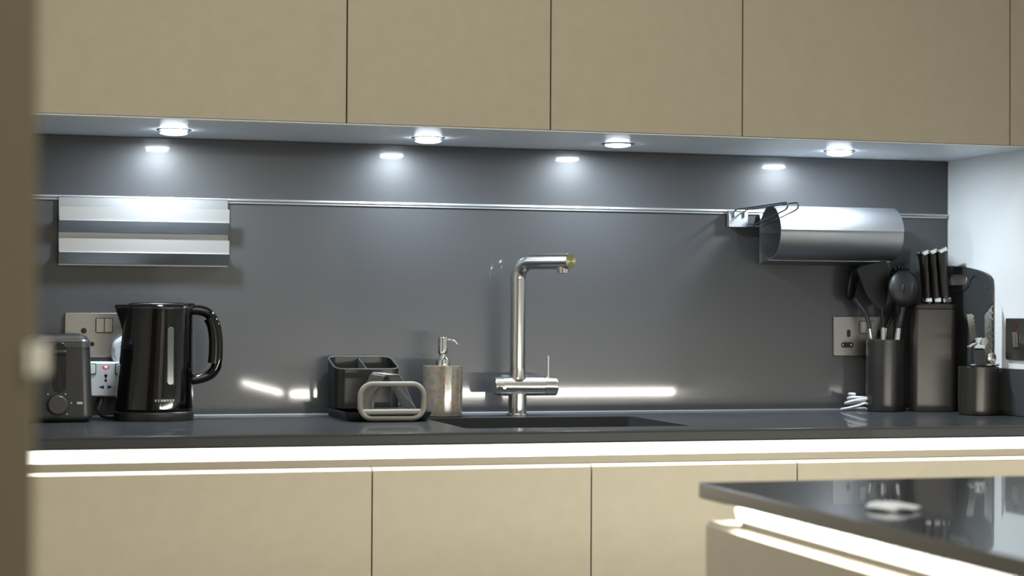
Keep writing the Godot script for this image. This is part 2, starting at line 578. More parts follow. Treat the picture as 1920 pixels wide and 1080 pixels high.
func island() -> void:
	var x0 := 0.882
	var x1 := XR - 0.001
	var z0 := 1.629
	var z1 := 2.62
	var o := thing("island_worktop", "dark grey polished worktop of the blurred island in the near corner", "worktop", V(1.5, CT - 0.016, 2.1))
	part("slab", Geo.new().span(V(x0, CT - 0.0195, z0), V(x1, CT, z1), 0.0015), M.isle, o)
	var c := thing("island_cabinet", "beige panelled island cabinet below the blurred dark worktop", "cabinet", V(1.5, 0, 2.1))
	part("core", Geo.new().span(V(0.9005, 0.08, 1.722), V(x1, CT - 0.0197, z1 - 0.04)), M.cab, c)
	var side := PackedVector2Array([Vector2(-0.884, 0.1), Vector2(-0.884, 0.848), Vector2(-0.889, 0.854), Vector2(-0.9, 0.854), Vector2(-0.9, 0.1)])
	part("side_panel", Geo.new().extrude(side, z1 - 0.03 - 1.65, Transform3D(Basis(V(-1, 0, 0), V(0, 1, 0), V(0, 0, -1)), V(0, 0, z1 - 0.03))), M.cab, c)
	part("ledge", Geo.new().span(V(0.9003, 0.836, 1.672), V(x1, 0.854, 1.7215)), M.cab, c)
	var w := (x1 - 0.9005) / 3.0
	for i in 3:
		part("door", Geo.new().span(V(0.9005 + i * w + 0.001, 0.1, 1.65), V(0.9005 + (i + 1) * w - 0.001, 0.854, 1.6715), 0.002), M.cab, c)
	part("plinth", Geo.new().span(V(0.93, 0.0, 1.71), V(x1, 0.08, z1 - 0.06)), M.cab_dark, c)
	# a small crumpled tissue
	var ti := thing("tissue", "small white crumpled tissue lying on the island's dark worktop", "tissue", V(0.977, CT, 1.99))
	var rings := []
	for i in 13:
		var f := i / 12.0
		var ring := PackedVector3Array()
		for j in 20:
			var a := TAU * j / 20
			var wz := 0.004 + 0.022 * sin(PI * pow(f, 0.8)) * (1.0 + 0.18 * sin(a * 3.0 + i))
			var hy := 0.001 + 0.0045 * sin(PI * pow(f, 0.7)) * (1.0 + 0.25 * sin(a * 5.0 + i * 1.7))
			ring.push_back(V(0.938 + 0.056 * f, CT + maxf(0.0004, 0.0035 + hy * sin(a)), 1.985 + 0.012 * f + wz * cos(a)))
		rings.append(ring)
	part("folded_paper", Geo.new().loft(rings), mat(Color(0.86, 0.89, 0.93), 0.5), ti)
	led("led_strip", "glowing white light strip under the left edge of the island worktop", V(0.889, 0.871, 1.735), V(0.889, 0.871, z1 - 0.02), V(-1, -0.25, 0), 0.0165, 0.5)
	led("led_strip", "white light strip under the island's far edge, seen only mirrored in the splashback", V(0.905, 0.869, 1.7085), V(x1 - 0.01, 0.869, 1.7085), V(0, -0.1, -1), 0.022, 0.95)

func near_door() -> void:
	var o := structure("door_1", "blurred beige edge of a door standing very close on the left")
	var xe := 0.0312
	part("leaf", Geo.new().span(V(XL + 0.002, 0.005, 2.80), V(xe, 2.08, 2.84), 0.001), M.door, o)
	var l := part("latch_plate", Geo.new().span(V(xe - 0.0046, 1.079, 2.8385), V(xe - 0.0012, 1.0955, 2.8425), 0.0008).span(V(xe - 0.0042, 1.0795, 2.8395), V(xe - 0.0014, 1.095, 2.843)), M.latch, o, "pale latch plate")
	var p := PackedVector2Array([Vector2(0, 0), Vector2(0.0058, 0.001), Vector2(0.0058, 0.012), Vector2(0.0, 0.016)])
	part("edge_plate", Geo.new().span(V(xe - 0.0004, 1.07, 2.808), V(xe + 0.0005, 1.105, 2.832), 0.0003), M.steel, l)
	part("latch_bolt", Geo.new().extrude(p, 0.0165, Transform3D(Basis(V(1, 0, 0), V(0, 0, -1), V(0, 1, 0)), V(xe + 0.0008, 1.079, 2.834)), 0.0006), M.latch, l, "pale latch bolt")

func rail_and_hangings() -> void:
	var o := thing("hanging_rail", "long thin aluminium hanging rail across the dark splashback", "rail", V(0.8, 1.338, 0))
	var pr := PackedVector2Array([Vector2(0.0003, 1.3335), Vector2(0.0045, 1.3335), Vector2(0.0045, 1.3352), Vector2(0.0018, 1.3356), Vector2(0.0018, 1.3372), Vector2(0.005, 1.3376), Vector2(0.0068, 1.339), Vector2(0.006, 1.3425), Vector2(0.0003, 1.3432)])
	var ex := func(x1: float) -> Transform3D: return Transform3D(Basis(V(0, 0, 1), V(0, 1, 0), V(-1, 0, 0)), V(x1, 0, 0))
	part("profile", Geo.new().extrude(pr, 2.63, ex.call(XR - 0.002)), M.alu, o, "", 20.0)
	# foil shelf
	var s := thing("foil_shelf", "folded aluminium double shelf for foil rolls hanging from the rail's left end", "shelf", V(0.33, 1.2, 0.0))
	var xa := 0.1605
	var xb := 0.4955
	var back := PackedVector2Array([Vector2(0.0072, 1.203), Vector2(0.0088, 1.203), Vector2(0.0088, 1.3385), Vector2(0.0072, 1.3405)])
	part("back_plate", Geo.new().extrude(back, xb - xa, ex.call(xb)), M.alu_dull, s, "", 20.0)
	for y in [1.2925, 1.2293]:
		var tr := PackedVector2Array([Vector2(0.009, y - 0.0235), Vector2(0.0155, y - 0.0225), Vector2(0.036, y - 0.0012), Vector2(0.0372, y + 0.026), Vector2(0.0358, y + 0.0262), Vector2(0.0346, y), Vector2(0.0148, y - 0.0208), Vector2(0.009, y - 0.0217)])
		var tray := part("tray", Geo.new().extrude(tr, xb - xa, ex.call(xb)), M.alu, s, "", 20.0)
		part("lip_bead", Geo.new().span(V(xa, y - 0.0022, 0.0352), V(xb, y + 0.0002, 0.0386), 0.0006), M.alu, tray)
	for x in [xa + 0.0012, xb - 0.0022]:
		var cheek := PackedVector2Array([Vector2(0.0088, 1.3), Vector2(0.0088, 1.205), Vector2(0.03, 1.228), Vector2(0.012, 1.2355), Vector2(0.012, 1.268), Vector2(0.03, 1.29)])
		part("side_cheek", Geo.new().extrude(cheek, 0.001, ex.call(x)), M.alu_dull, s)
	# paper towel holder: a rolled sheet with a flicked foot
	var h := thing("paper_towel_holder", "rolled aluminium paper towel holder hanging at the right end of the rail", "holder", V(1.81, 1.29, 0.06))
	var x0 := 1.666
	var x1 := 1.958
	var cy := 1.2905
	var cz := 0.0665
	var r := 0.0585
	var th := 0.0014
	var sheet := func(pts: Array) -> PackedVector2Array:      # (z,y) line thickened into an outline
		var l := PackedVector2Array()
		var rr := PackedVector2Array()
		for i in pts.size():
			var d: Vector2 = (pts[mini(i + 1, pts.size() - 1)] - pts[maxi(i - 1, 0)]).normalized()
			l.push_back(pts[i] + Vector2(-d.y, d.x) * th * 0.5)
			rr.push_back(pts[i] - Vector2(-d.y, d.x) * th * 0.5)
		rr.reverse()
		l.append_array(rr)
		return l
	var ln := []
	ln.append(Vector2(0.0088, 1.2245))
	ln.append(Vector2(0.0088, 1.3355))
	for i in range(0, 29):
		var a := deg_to_rad(150.0 - i * 145.0 / 28.0)
		ln.append(Vector2(cz + r * cos(a), cy + r * sin(a)))
	part("upper_sheet", Geo.new().extrude(sheet.call(ln), x1 - x0, ex.call(x1)), M.alu, h, "", 30.0)
	ln = []
	for i in range(0, 34):
		var a := deg_to_rad(8.0 - i * 190.0 / 33.0)
		ln.append(Vector2(cz + (r - 0.0018) * cos(a), cy + (r - 0.0018) * sin(a)))
	part("lower_sheet", Geo.new().extrude(sheet.call(ln), x1 - x0, ex.call(x1)), M.alu_dull, h, "", 30.0)
	ln = [Vector2(0.0105, 1.2235), Vector2(0.018, 1.2272), Vector2(0.028, 1.2305), Vector2(0.042, 1.2322), Vector2(0.058, 1.2312)]
	part("foot_sheet", Geo.new().extrude(sheet.call(ln), x1 - x0, ex.call(x1)), M.alu_dull, h, "", 30.0)
	# wire hook
	var k := thing("wire_hook", "double wire hook on a small square aluminium plate left of the paper towel holder", "hook", V(1.61, 1.32, 0.01))
	var pp := PackedVector2Array([Vector2(0.0072, 1.305), Vector2(0.0215, 1.3045), Vector2(0.0215, 1.3365), Vector2(0.0072, 1.341)])
	part("plate", Geo.new().extrude(pp, 0.044, ex.call(1.633), 0.0006), M.alu, k)
	var wire := mat(Color(0.36, 0.36, 0.36), 0.25, 0.8)
	for dx in [0.0, 0.024]:
		var xq: float = 1.598 + dx
		var q := []
		for w in [[0.0, 1.3245, 0.0232], [0.0, 1.3375, 0.0245], [0.003, 1.3415, 0.032], [0.031, 1.347, 0.226], [0.0325, 1.346, 0.233], [0.033, 1.3405, 0.2365], [0.0325, 1.3345, 0.233], [0.0315, 1.331, 0.224], [0.045, 1.3085, 0.034], [0.0455, 1.3065, 0.026]]:
			q.append(V(xq + w[0], w[1], w[2]))
		part("wire", Geo.new().tube(q, 0.0016, 8), wire, k)
	part("crossbar", Geo.new().tube([V(1.6305, 1.3065, 0.026), V(1.6675, 1.3065, 0.026)], 0.0016, 8), M.alu, k)

func plate(called: String, says: String, at: Vector3, w: float, h: float, face: Basis, m: Material) -> Node3D:
	var o := thing(called, says, "socket", at)
	var t := Transform3D(face, at)
	part("plate", Geo.new().extrude(rrect(-w / 2, -h / 2, w / 2, h / 2, 0.003, 3), 0.0075, t, 0.0012), m, o)
	return o

func rocker(o: Node3D, t: Transform3D, x: float, y: float, w: float, h: float) -> void:
	var s := part("switch", Geo.new().extrude(rrect(x - w / 2 - 0.0015, y - h / 2 - 0.0015, x + w / 2 + 0.0015, y + h / 2 + 0.0015, 0.002, 3), 0.0012, t.translated_local(V(0, 0, 0.0072))), M.black, o, "black switch surround")
	var g := Geo.new()
	var pr := PackedVector2Array([Vector2(-h / 2, 0), Vector2(h / 2, 0), Vector2(h / 2, 0.0035), Vector2(0, 0.0022), Vector2(-h / 2, 0.0012)])
	g.extrude(pr, w, t * Transform3D(Basis(V(0, 1, 0), V(0, 0, 1), V(1, 0, 0)), V(x - w / 2, y, 0.0083)), 0.0003)
	part("rocker", g, M.steel, s, "metal rocker")

func disc(t: Transform3D, x: float, y: float, r: float, d: float, n := 20) -> Geo:
	return Geo.new().extrude(rrect(x - r, y - r, x + r, y + r, r * 0.999, n / 4), d, t)

func sockets() -> void:
	var f := Basis()
	# left double socket
	var at := V(0.2472, 1.064, 0.0)
	var o := plate("double_socket", "brushed steel double wall socket behind the toaster and kettle, with a white plug in it", at, 0.146, 0.0885, f, M.plate)
	var t := Transform3D(f, at)
	rocker(o, t, -0.0042, 0.0195, 0.0152, 0.027)
	rocker(o, t, 0.0122, 0.0195, 0.0152, 0.027)
	for q in [[-0.036, 0.0085, 0.0058], [-0.0195, -0.0178, 0.0046], [-0.0525, -0.0178, 0.0046]]:
		part("pin_hole", Geo.new().lathe([Vector2(q[2], 0.007), Vector2(q[2], 0.0079), Vector2(q[2] * 0.8, 0.0082), Vector2(0, 0.0082)], t * Transform3D(Basis(V(1, 0, 0), V(0, 0, 1), V(0, -1, 0)), V(q[0], q[1], 0)), 24), M.black, o, "dark round pin hole")
	# charger plug in its right half
	var p := thing("plug", "rounded white charger plug in the steel socket, half hidden by the kettle", "plug", V(0.292, 1.035, 0.008))
	var outl := PackedVector2Array()
	for q in smooth([Vector2(0.2775, 1.058), Vector2(0.267, 1.047), Vector2(0.2645, 1.030), Vector2(0.268, 1.013), Vector2(0.2775, 1.0025), Vector2(0.295, 1.0), Vector2(0.31, 1.006), Vector2(0.317, 1.03), Vector2(0.312, 1.055), Vector2(0.296, 1.066)], 5, true): outl.push_back(q)
	part("body", Geo.new().extrude(outl, 0.03, Transform3D(Basis(), V(0, 0, 0.0082)), 0.006), M.white, p, "", 50.0)
	part("slot", Geo.new().box(V(0.2825, 1.0415, 0.0385), V(0.0022, 0.006, 0.0012)), M.satin, p)
	# white adaptor block under it
	var a := thing("power_adaptor", "white multi-way power adaptor with green-edged switches and a red light", "adaptor", V(0.2515, 0.975, 0.0))
	var wh := mat(Color(0.80, 0.82, 0.84), 0.4)
	part("body", Geo.new().extrude(rrect(0.2195, 0.9415, 0.2845, 1.0115, 0.004, 4), 0.045, Transform3D(), 0.0035), wh, a, "", 50.0)
	var ta := Transform3D(Basis(), V(0, 0, 0.0446))
	for sx in [0.2255, 0.2785]:
		var gr := part("switch_frame", Geo.new().extrude(rrect(sx - 0.0085, 0.986, sx + 0.0085, 1.0085, 0.003, 3), 0.0014, ta), mat(Color(0.05, 0.42, 0.27), 0.4), a, "green switch frame")
		part("button", Geo.new().extrude(rrect(sx - 0.0066, 0.988, sx + 0.0066, 1.0065, 0.002, 3), 0.003, ta, 0.0008), M.white, gr, "white switch button")
	var red := part("pilot_light", Geo.new().ball(V(0.2525, 1.0005, 0.0452), V(0.0036, 0.0024, 0.0012)), glow(Color(1.0, 0.10, 0.12), 3.0), a, "glowing red pilot light")
	part("surround", Geo.new().extrude(rrect(0.2455, 0.9978, 0.2595, 1.0032, 0.002, 3), 0.0005, ta), mat(Color(0.75, 0.45, 0.45), 0.4), red)
	var dk := mat(Color(0.06, 0.07, 0.10), 0.5)
	var holes := [disc(ta, 0.2525, 0.984, 0.0032, 0.0006).extrude(rrect(0.2512, 0.978, 0.2538, 0.984, 0.001, 2), 0.0006, ta), disc(ta, 0.2525, 0.9745, 0.0028, 0.0006)]
	holes.append(Geo.new().extrude(PackedVector2Array([Vector2(0.2385, 0.9615), Vector2(0.249, 0.958), Vector2(0.249, 0.965)]), 0.0006, ta))
	holes.append(Geo.new().extrude(PackedVector2Array([Vector2(0.2665, 0.9615), Vector2(0.256, 0.958), Vector2(0.256, 0.965)]), 0.0006, ta))
	for g in holes: part("pin_slot", g, dk, a, "dark pin slot")
	# cables hanging below
	var c := thing("mains_cable", "black cable running down from the white adaptor to the worktop behind the kettle", "cable", V(0.25, 0.9, 0.04))
	part("cable", Geo.new().tube(smooth([V(0.247, 0.945, 0.03), V(0.243, 0.93, 0.046), V(0.238, 0.915, 0.06), V(0.246, 0.905, 0.08), V(0.27, 0.9035, 0.088), V(0.3, 0.9035, 0.06)], 6), 0.0032, 8), M.rubber, c)
	part("strain_relief", Geo.new().tube([V(0.247, 0.946, 0.028), V(0.2445, 0.934, 0.042)], 0.006, 10, 0.0042), M.rubber, c)
	# right socket
	at = V(1.920, 1.065, 0.0)
	o = plate("double_socket", "brushed steel wall socket behind the black utensil holder on the right", at, 0.146, 0.0885, f, M.plate)
	t = Transform3D(f, at)
	rocker(o, t, -0.0025, 0.020, 0.0165, 0.026)
	rocker(o, t, 0.0155, 0.020, 0.0165, 0.026)
	for sx in [-0.037, 0.037]:
		part("earth_slot", Geo.new().extrude(rrect(sx - 0.0045, -0.002, sx + 0.0045, 0.015, 0.0042, 4), 0.0006, t.translated_local(V(0, 0, 0.0074))), M.black, o, "dark upright slot")
		var sl := part("pin_slot", Geo.new().extrude(rrect(sx - 0.0185, -0.0255, sx + 0.0115, -0.0135, 0.0055, 4), 0.0006, t.translated_local(V(0, 0, 0.0074))), M.black, o, "dark wide slot")
		for q in [-0.0135, 0.0065]:
			part("screw", Geo.new().ball(at + V(sx + q, -0.0195, 0.0082), V(0.0026, 0.0026, 0.001), Transform3D(), 12, 6), M.plate, sl)
	# fused switch on the side wall
	var fr := Basis(V(0, 0, 1), V(0, 1, 0), V(-1, 0, 0))
	at = V(XR, 1.0632, 0.306)
	var gun := mat(Color(0.40, 0.395, 0.385), 0.36, 1.0)
	o = plate("wall_switch", "dark steel wall switch with a red neon, on the white side wall", at, 0.088, 0.0885, fr, gun)
	t = Transform3D(fr, at)
	part("neon", Geo.new().extrude(rrect(-0.0065, 0.024, 0.0065, 0.0335, 0.001, 2), 0.0012, t.translated_local(V(0, 0, 0.0072)), 0.0003), mat(Color(0.30, 0.03, 0.08), 0.2), o, "dark red neon window")
	rocker(o, t, -0.001, -0.001, 0.017, 0.032)

func faucet() -> void:
	var x := 1.0875
	var z := 0.093
	var o := thing("kitchen_tap", "tall brushed steel mixer tap with a bent square-shouldered spout behind the sink", "tap", V(x, CT, z))
	part("base", Geo.new().lathe([Vector2(0, CT + 0.0002), Vector2(0.0235, CT + 0.0002), Vector2(0.0235, CT + 0.003), Vector2(0.0195, CT + 0.0045), Vector2(0.019, CT + 0.045), Vector2(0, CT + 0.045)], Transform3D(Basis(), V(x, 0, z)), 40), M.steel, o)
	# cross body
	var tb := Transform3D(Basis(V(0, -1, 0), V(1, 0, 0), V(0, 0, 1)), V(0, CT + 0.0605, z))
	var b := part("cross_body", Geo.new().lathe([Vector2(0, 1.0365), Vector2(0.0188, 1.0365), Vector2(0.0198, 1.0375), Vector2(0.0198, 1.0525), Vector2(0.0192, 1.053), Vector2(0.0192, 1.0538), Vector2(0.0198, 1.0543), Vector2(0.0198, 1.1425), Vector2(0.0190, 1.143), Vector2(0.0190, 1.1442), Vector2(0.0198, 1.1447), Vector2(0.0198, 1.1695), Vector2(0.0185, 1.1712), Vector2(0, 1.1712)], tb, 48), M.steel, o)
	part("lever", Geo.new().lathe([Vector2(0, CT + 0.078), Vector2(0.0026, CT + 0.078), Vector2(0.0026, CT + 0.1225), Vector2(0.0019, CT + 0.1235), Vector2(0, CT + 0.1235)], Transform3D(Basis(), V(1.1538, 0, z)), 16), M.alu, o, "thin upright lever pin")
	part("diverter_pin", Geo.new().lathe([Vector2(0, 0), Vector2(0.0022, 0), Vector2(0.0022, 0.016), Vector2(0.0036, 0.0175), Vector2(0.0036, 0.0245), Vector2(0.003, 0.0255), Vector2(0, 0.0255)], Transform3D(Basis(V(1, 0, 0), V(0, 0, 1), V(0, -1, 0)), V(1.0475, CT + 0.0595, z + 0.0175)), 20), M.chrome, b, "small round pin knob")
	# spout
	var r := 0.0158
	var y1 := 1.2185
	var d := V(0.574, 0.0, 0.819)
	var br := 0.035
	var ln := [V(x, CT + 0.072, z), V(x, CT + 0.09, z)]
	part("collar", Geo.new().lathe([Vector2(0.0185, CT + 0.076), Vector2(0.0168, CT + 0.082), Vector2(0.0163, CT + 0.098), Vector2(0.0155, CT + 0.0985), Vector2(0.0155, CT + 0.0995), Vector2(0, CT + 0.0995)], Transform3D(Basis(), V(x, 0, z)), 40), M.steel, o)
	ln = [V(x, CT + 0.0992, z), V(x, y1 - br, z)]
	ln.append_array(arc(V(x, y1 - br, z) + d * br, -d, Vector3.UP, br, 0.12, PI / 2 - 0.12, 9))
	ln.append(V(x, y1, z) + d * br)
	ln.append(V(x, y1, z) + d * 0.136)
	part("spout", Geo.new().tube(ln, r, 40), M.steel, o)
	# end cap with turned face: radial sheen from the ring-wise brushing
	var e := V(x, y1, z) + d * 0.1361
	var u := V(0.819, 0, -0.574)
	var g := Geo.new()
	var n := 64
	for i in n:
		var a0 := TAU * i / n
		var a1 := TAU * (i + 1) / n
		for k in 4:
			var q0 := (r + 0.0004) * maxf(0.02, k / 4.0)
			var q1 := (r + 0.0004) * (k + 1) / 4.0
			var pt := func(q: float, a: float) -> Vector3: return e + d * 0.0012 + u * (q * cos(a)) + Vector3.UP * (q * sin(a))
			g.quad(pt.call(q0, a0), pt.call(q0, a1), pt.call(q1, a1), pt.call(q1, a0))
			for c in [Vector2(a0, q0), Vector2(a1, q0), Vector2(a1, q1), Vector2(a0, q0), Vector2(a1, q1), Vector2(a0, q1)]: g.uv.push_back(Vector2(c.x / TAU, c.y * 60.0))
	var capm := mat(Color(0.60, 0.56, 0.38), 0.3, 1.0)
	capm.anisotropy_enabled = true
	capm.anisotropy = 0.85
	part("end_cap", g, capm, o, "brass-toned turned end face")
	var e2 := V(x, 0, z) + d * 0.117
	part("aerator", Geo.new().lathe([Vector2(0, y1 - 0.0245), Vector2(0.0105, y1 - 0.0245), Vector2(0.0118, y1 - 0.0235), Vector2(0.0118, y1 - 0.012)], Transform3D(Basis(), e2), 28), M.chrome, o, "small chrome outlet")

func kettle() -> void:
	var o := thing("kettle", "glossy black jug kettle with a water window, between the toaster and the dish rack", "kettle", V(0.343, CT, 0.122))
	var cz := 0.122
	# height, left edge, right edge
	var lev := [[0.0205, 0.2655, 0.4150], [0.024, 0.2645, 0.4155], [0.05, 0.2665, 0.4153], [0.09, 0.2705, 0.4150], [0.13, 0.2745, 0.4148], [0.17, 0.2778, 0.4146], [0.20, 0.2800, 0.4142], [0.216, 0.2812, 0.4138], [0.222, 0.2822, 0.4125]]
	var rings := []
	var sh := func(y: float, x0: float, x1: float) -> PackedVector3Array:
		var ring := PackedVector3Array()
		var rx := (x1 - x0) / 2
		for j in 72:
			var a := TAU * j / 72
			ring.push_back(V((x0 + x1) / 2 + rx * cos(a), CT + y, cz - rx * 0.92 * sin(a)))
		return ring
	for l in lev: rings.append(sh.call(l[0], l[1], l[2]))
	var body := part("body", Geo.new().loft(rings), M.gloss, o)
	# spout: a pointed flare at the upper left
	rings = []
	for q in [[0.168, 0.2795, 0.004], [0.185, 0.2755, 0.016], [0.2, 0.2705, 0.024], [0.213, 0.2655, 0.029], [0.222, 0.2625, 0.030], [0.2245, 0.264, 0.028]]:
		var ring := PackedVector3Array()
		var tip: float = q[1]
		var w: float = q[2]
		for p in [[0.31, -w], [0.31, w], [0.296, w], [tip + 0.004, w * 0.3], [tip, 0.0], [tip + 0.004, -w * 0.3], [0.296, -w]]:
			ring.push_back(V(p[0], CT + q[0], cz + p[1]))
		ring.reverse()
		rings.append(ring)
	var g := Geo.new().loft(rings)
	part("spout", g, M.gloss, o, "", 60.0)
	# lid
	rings = [sh.call(0.2222, 0.2835, 0.411), sh.call(0.2262, 0.287, 0.407), sh.call(0.2292, 0.297, 0.397), sh.call(0.2302, 0.315, 0.379)]
	part("lid", Geo.new().loft(rings), M.gloss, o)
	part("lid_release", Geo.new().box(V(0.4025, CT + 0.2235, cz), V(0.03, 0.009, 0.03), 0.003), M.gloss, o)
	part("rim_band", Geo.new().loft([sh.call(0.2165, 0.2808, 0.4146), sh.call(0.2175, 0.2803, 0.4149), sh.call(0.2195, 0.2803, 0.4149), sh.call(0.2205, 0.2808, 0.4146)]), mat(Color(0.25, 0.25, 0.26), 0.12, 0.6), o, "thin shiny rim line")
	# handle loop
	var hl := smooth([V(0.409, 1.115, cz), V(0.428, 1.1145, cz), V(0.446, 1.1065, cz), V(0.4575, 1.088, cz), V(0.4625, 1.06, cz), V(0.463, 1.03, cz), V(0.4605, 1.0045, cz), V(0.4495, 0.989, cz), V(0.43, 0.981, cz), V(0.409, 0.9775, cz)], 6)
	part("handle", Geo.new().tube(hl, 0.0125, 20, -1.0, 0.82), M.gloss, o)
	part("handle_grip", Geo.new().tube(smooth([V(0.4465, 1.1, cz), V(0.4535, 1.085, cz), V(0.4575, 1.06, cz), V(0.4575, 1.03, cz), V(0.4555, 1.01, cz)], 6), 0.0122, 16), mat(Color(0.03, 0.03, 0.03), 0.3), o, "matt black inner grip")
	# window and lettering, on the side turned to the viewer
	var ang := deg_to_rad(7.5)
	var spot := func(a: float, y: float, lift: float) -> Transform3D:
		var i := 0
		while i < lev.size() - 2 and lev[i + 1][0] < y: i += 1
		var f: float = clampf((y - lev[i][0]) / (lev[i + 1][0] - lev[i][0]), 0, 1)
		var x0: float = lerpf(lev[i][1], lev[i + 1][1], f)
		var x1: float = lerpf(lev[i][2], lev[i + 1][2], f)
		var rx: float = (x1 - x0) / 2
		var nrm := V(sin(a), 0, cos(a) / 0.92).normalized()
		return Transform3D(Basis(Vector3.UP.cross(nrm), Vector3.UP, nrm), V((x0 + x1) / 2 + rx * sin(a), CT + y, cz + rx * 0.92 * cos(a)) + nrm * lift)
	var wt: Transform3D = spot.call(ang + 0.16, 0.1265, -0.0006)
	part("window_frame", Geo.new().extrude(rrect(-0.0085, -0.059, 0.0085, 0.059, 0.0084, 8), 0.0022, wt, 0.0005), M.gloss, body)
	part("water_window", Geo.new().extrude(rrect(-0.0065, -0.056, 0.0065, 0.056, 0.0064, 8), 0.0028, wt, 0.0009), mat(Color(0.36, 0.40, 0.40), 0.12), body, "tall clear grey water window")
	var font := SystemFont.new()
	font.font_names = PackedStringArray(["Droid Sans"])
	font.font_weight = 700
	var txt := "KENWOOD"
	var st := SurfaceTool.new()
	st.begin(Mesh.PRIMITIVE_TRIANGLES)
	for i in txt.length():
		var tm := TextMesh.new()
		tm.text = txt[i]
		tm.font = font
		tm.font_size = 32
		tm.pixel_size = 0.00019
		tm.depth = 0.0004
		var tt: Transform3D = spot.call(ang + 0.055 + (i - 3) * 0.0775, 0.0405, 0.0002)
		tt.origin -= o.position
		st.append_from(tm, 0, tt)
	var lt := MeshInstance3D.new()
	lt.name = "lettering"
	lt.mesh = st.commit()
	lt.mesh.surface_set_material(0, mat(Color(0.86, 0.86, 0.84), 0.35))
	lt.set_meta("label", "small silver brand lettering")
	o.add_child(lt, true)
	# power base
	rings = [sh.call(0.0003, 0.263, 0.4165), sh.call(0.014, 0.2625, 0.417), sh.call(0.0175, 0.265, 0.4145), sh.call(0.0195, 0.268, 0.412)]
	part("power_base", Geo.new().loft(rings), M.satin, o, "dark satin power base")

func toaster() -> void:
	var o := thing("toaster", "dark grey toaster seen end-on behind the near door, with a browning dial", "toaster", V(0.155, CT, 0.1))
	var body := mat(Color(0.19, 0.195, 0.205), 0.33)
	var bottom := [0.091, 0.2205]
	var top := [0.099, 0.2135]
	var rings := []
	for q in [[0.006, 0.002], [0.012, 0.0], [0.14, 0.0], [0.155, 0.0015], [0.164, 0.006], [0.167, 0.014]]:
		var f: float = q[0] / 0.167
		var ins: float = q[1]
		rings.append(ring3(rrect(lerpf(bottom[0], top[0], f) + ins, -0.182 + ins, lerpf(bottom[1], top[1], f) - ins, -0.022 - ins, 0.018, 6), CT + q[0]))
	var b := part("body", Geo.new().loft(rings), body, o)
	part("top_band", Geo.new().loft([ring3(rrect(0.0972, -0.1835, 0.2152, -0.0205, 0.018, 6), CT + 0.1425), ring3(rrect(0.0978, -0.1835, 0.2146, -0.0205, 0.018, 6), CT + 0.1545), ring3(rrect(0.1, -0.181, 0.2125, -0.023, 0.016, 6), CT + 0.1575)]), mat(Color(0.26, 0.27, 0.285), 0.3), o, "lighter grey top band")
	for sz in [0.07, 0.125]:
		part("bread_slot", Geo.new().box(V(0.156, CT + 0.1668, sz), V(0.085, 0.0016, 0.026)), M.black, o)
	part("foot", Geo.new().span(V(0.1, CT + 0.0002, 0.04), V(0.212, CT + 0.0065, 0.17), 0.002), M.black, o)
	var t := Transform3D(Basis(), V(0, 0, 0.182))
	part("lever_slot", Geo.new().extrude(rrect(0.1455, 0.957, 0.1695, 1.052, 0.0115, 6), 0.0022, t, 0.0005), mat(Color(0.012, 0.012, 0.013), 0.35), o, "glossy black lever slot")
	part("slot_recess", Geo.new().extrude(rrect(0.1535, 0.966, 0.1605, 1.032, 0.0034, 4), 0.003, t, 0.0005), mat(Color(0.05, 0.05, 0.052), 0.5), o)
	part("lever", Geo.new().box(V(0.1575, 1.0335, 0.19), V(0.023, 0.0075, 0.016), 0.002), mat(Color(0.17, 0.17, 0.175), 0.35), o)
	var dz := Transform3D(Basis(V(1, 0, 0), V(0, 0, 1), V(0, -1, 0)), V(0.1545, 0.934, 0.182))
	part("dial_ring", Geo.new().lathe([Vector2(0.0205, 0), Vector2(0.0205, 0.0015), Vector2(0.0195, 0.002), Vector2(0, 0.002)], dz, 40), M.black, o)
	part("browning_dial", Geo.new().lathe([Vector2(0.0182, 0.0018), Vector2(0.0175, 0.011), Vector2(0.0165, 0.012), Vector2(0, 0.012)], dz, 40), mat(Color(0.25, 0.245, 0.24), 0.4), o, "round dark browning dial")
	for q in [[0.1365, 0.954], [0.169, 0.954], [0.1795, 0.937], [0.172, 0.916]]:
		part("dial_mark", Geo.new().ball(V(q[0], q[1], 0.1822), V(0.0014, 0.0014, 0.0008), Transform3D(), 10, 6), M.white, o)
	part("button", Geo.new().box(V(0.195, 0.9365, 0.1826), V(0.011, 0.0045, 0.003), 0.0008), mat(Color(0.72, 0.72, 0.70), 0.4), o, "small pale button")
	part("indicator", Geo.new().box(V(0.1795, 1.046, 0.1826), V(0.0075, 0.0065, 0.0016), 0.0005), mat(Color(0.42, 0.42, 0.40), 0.4), o)

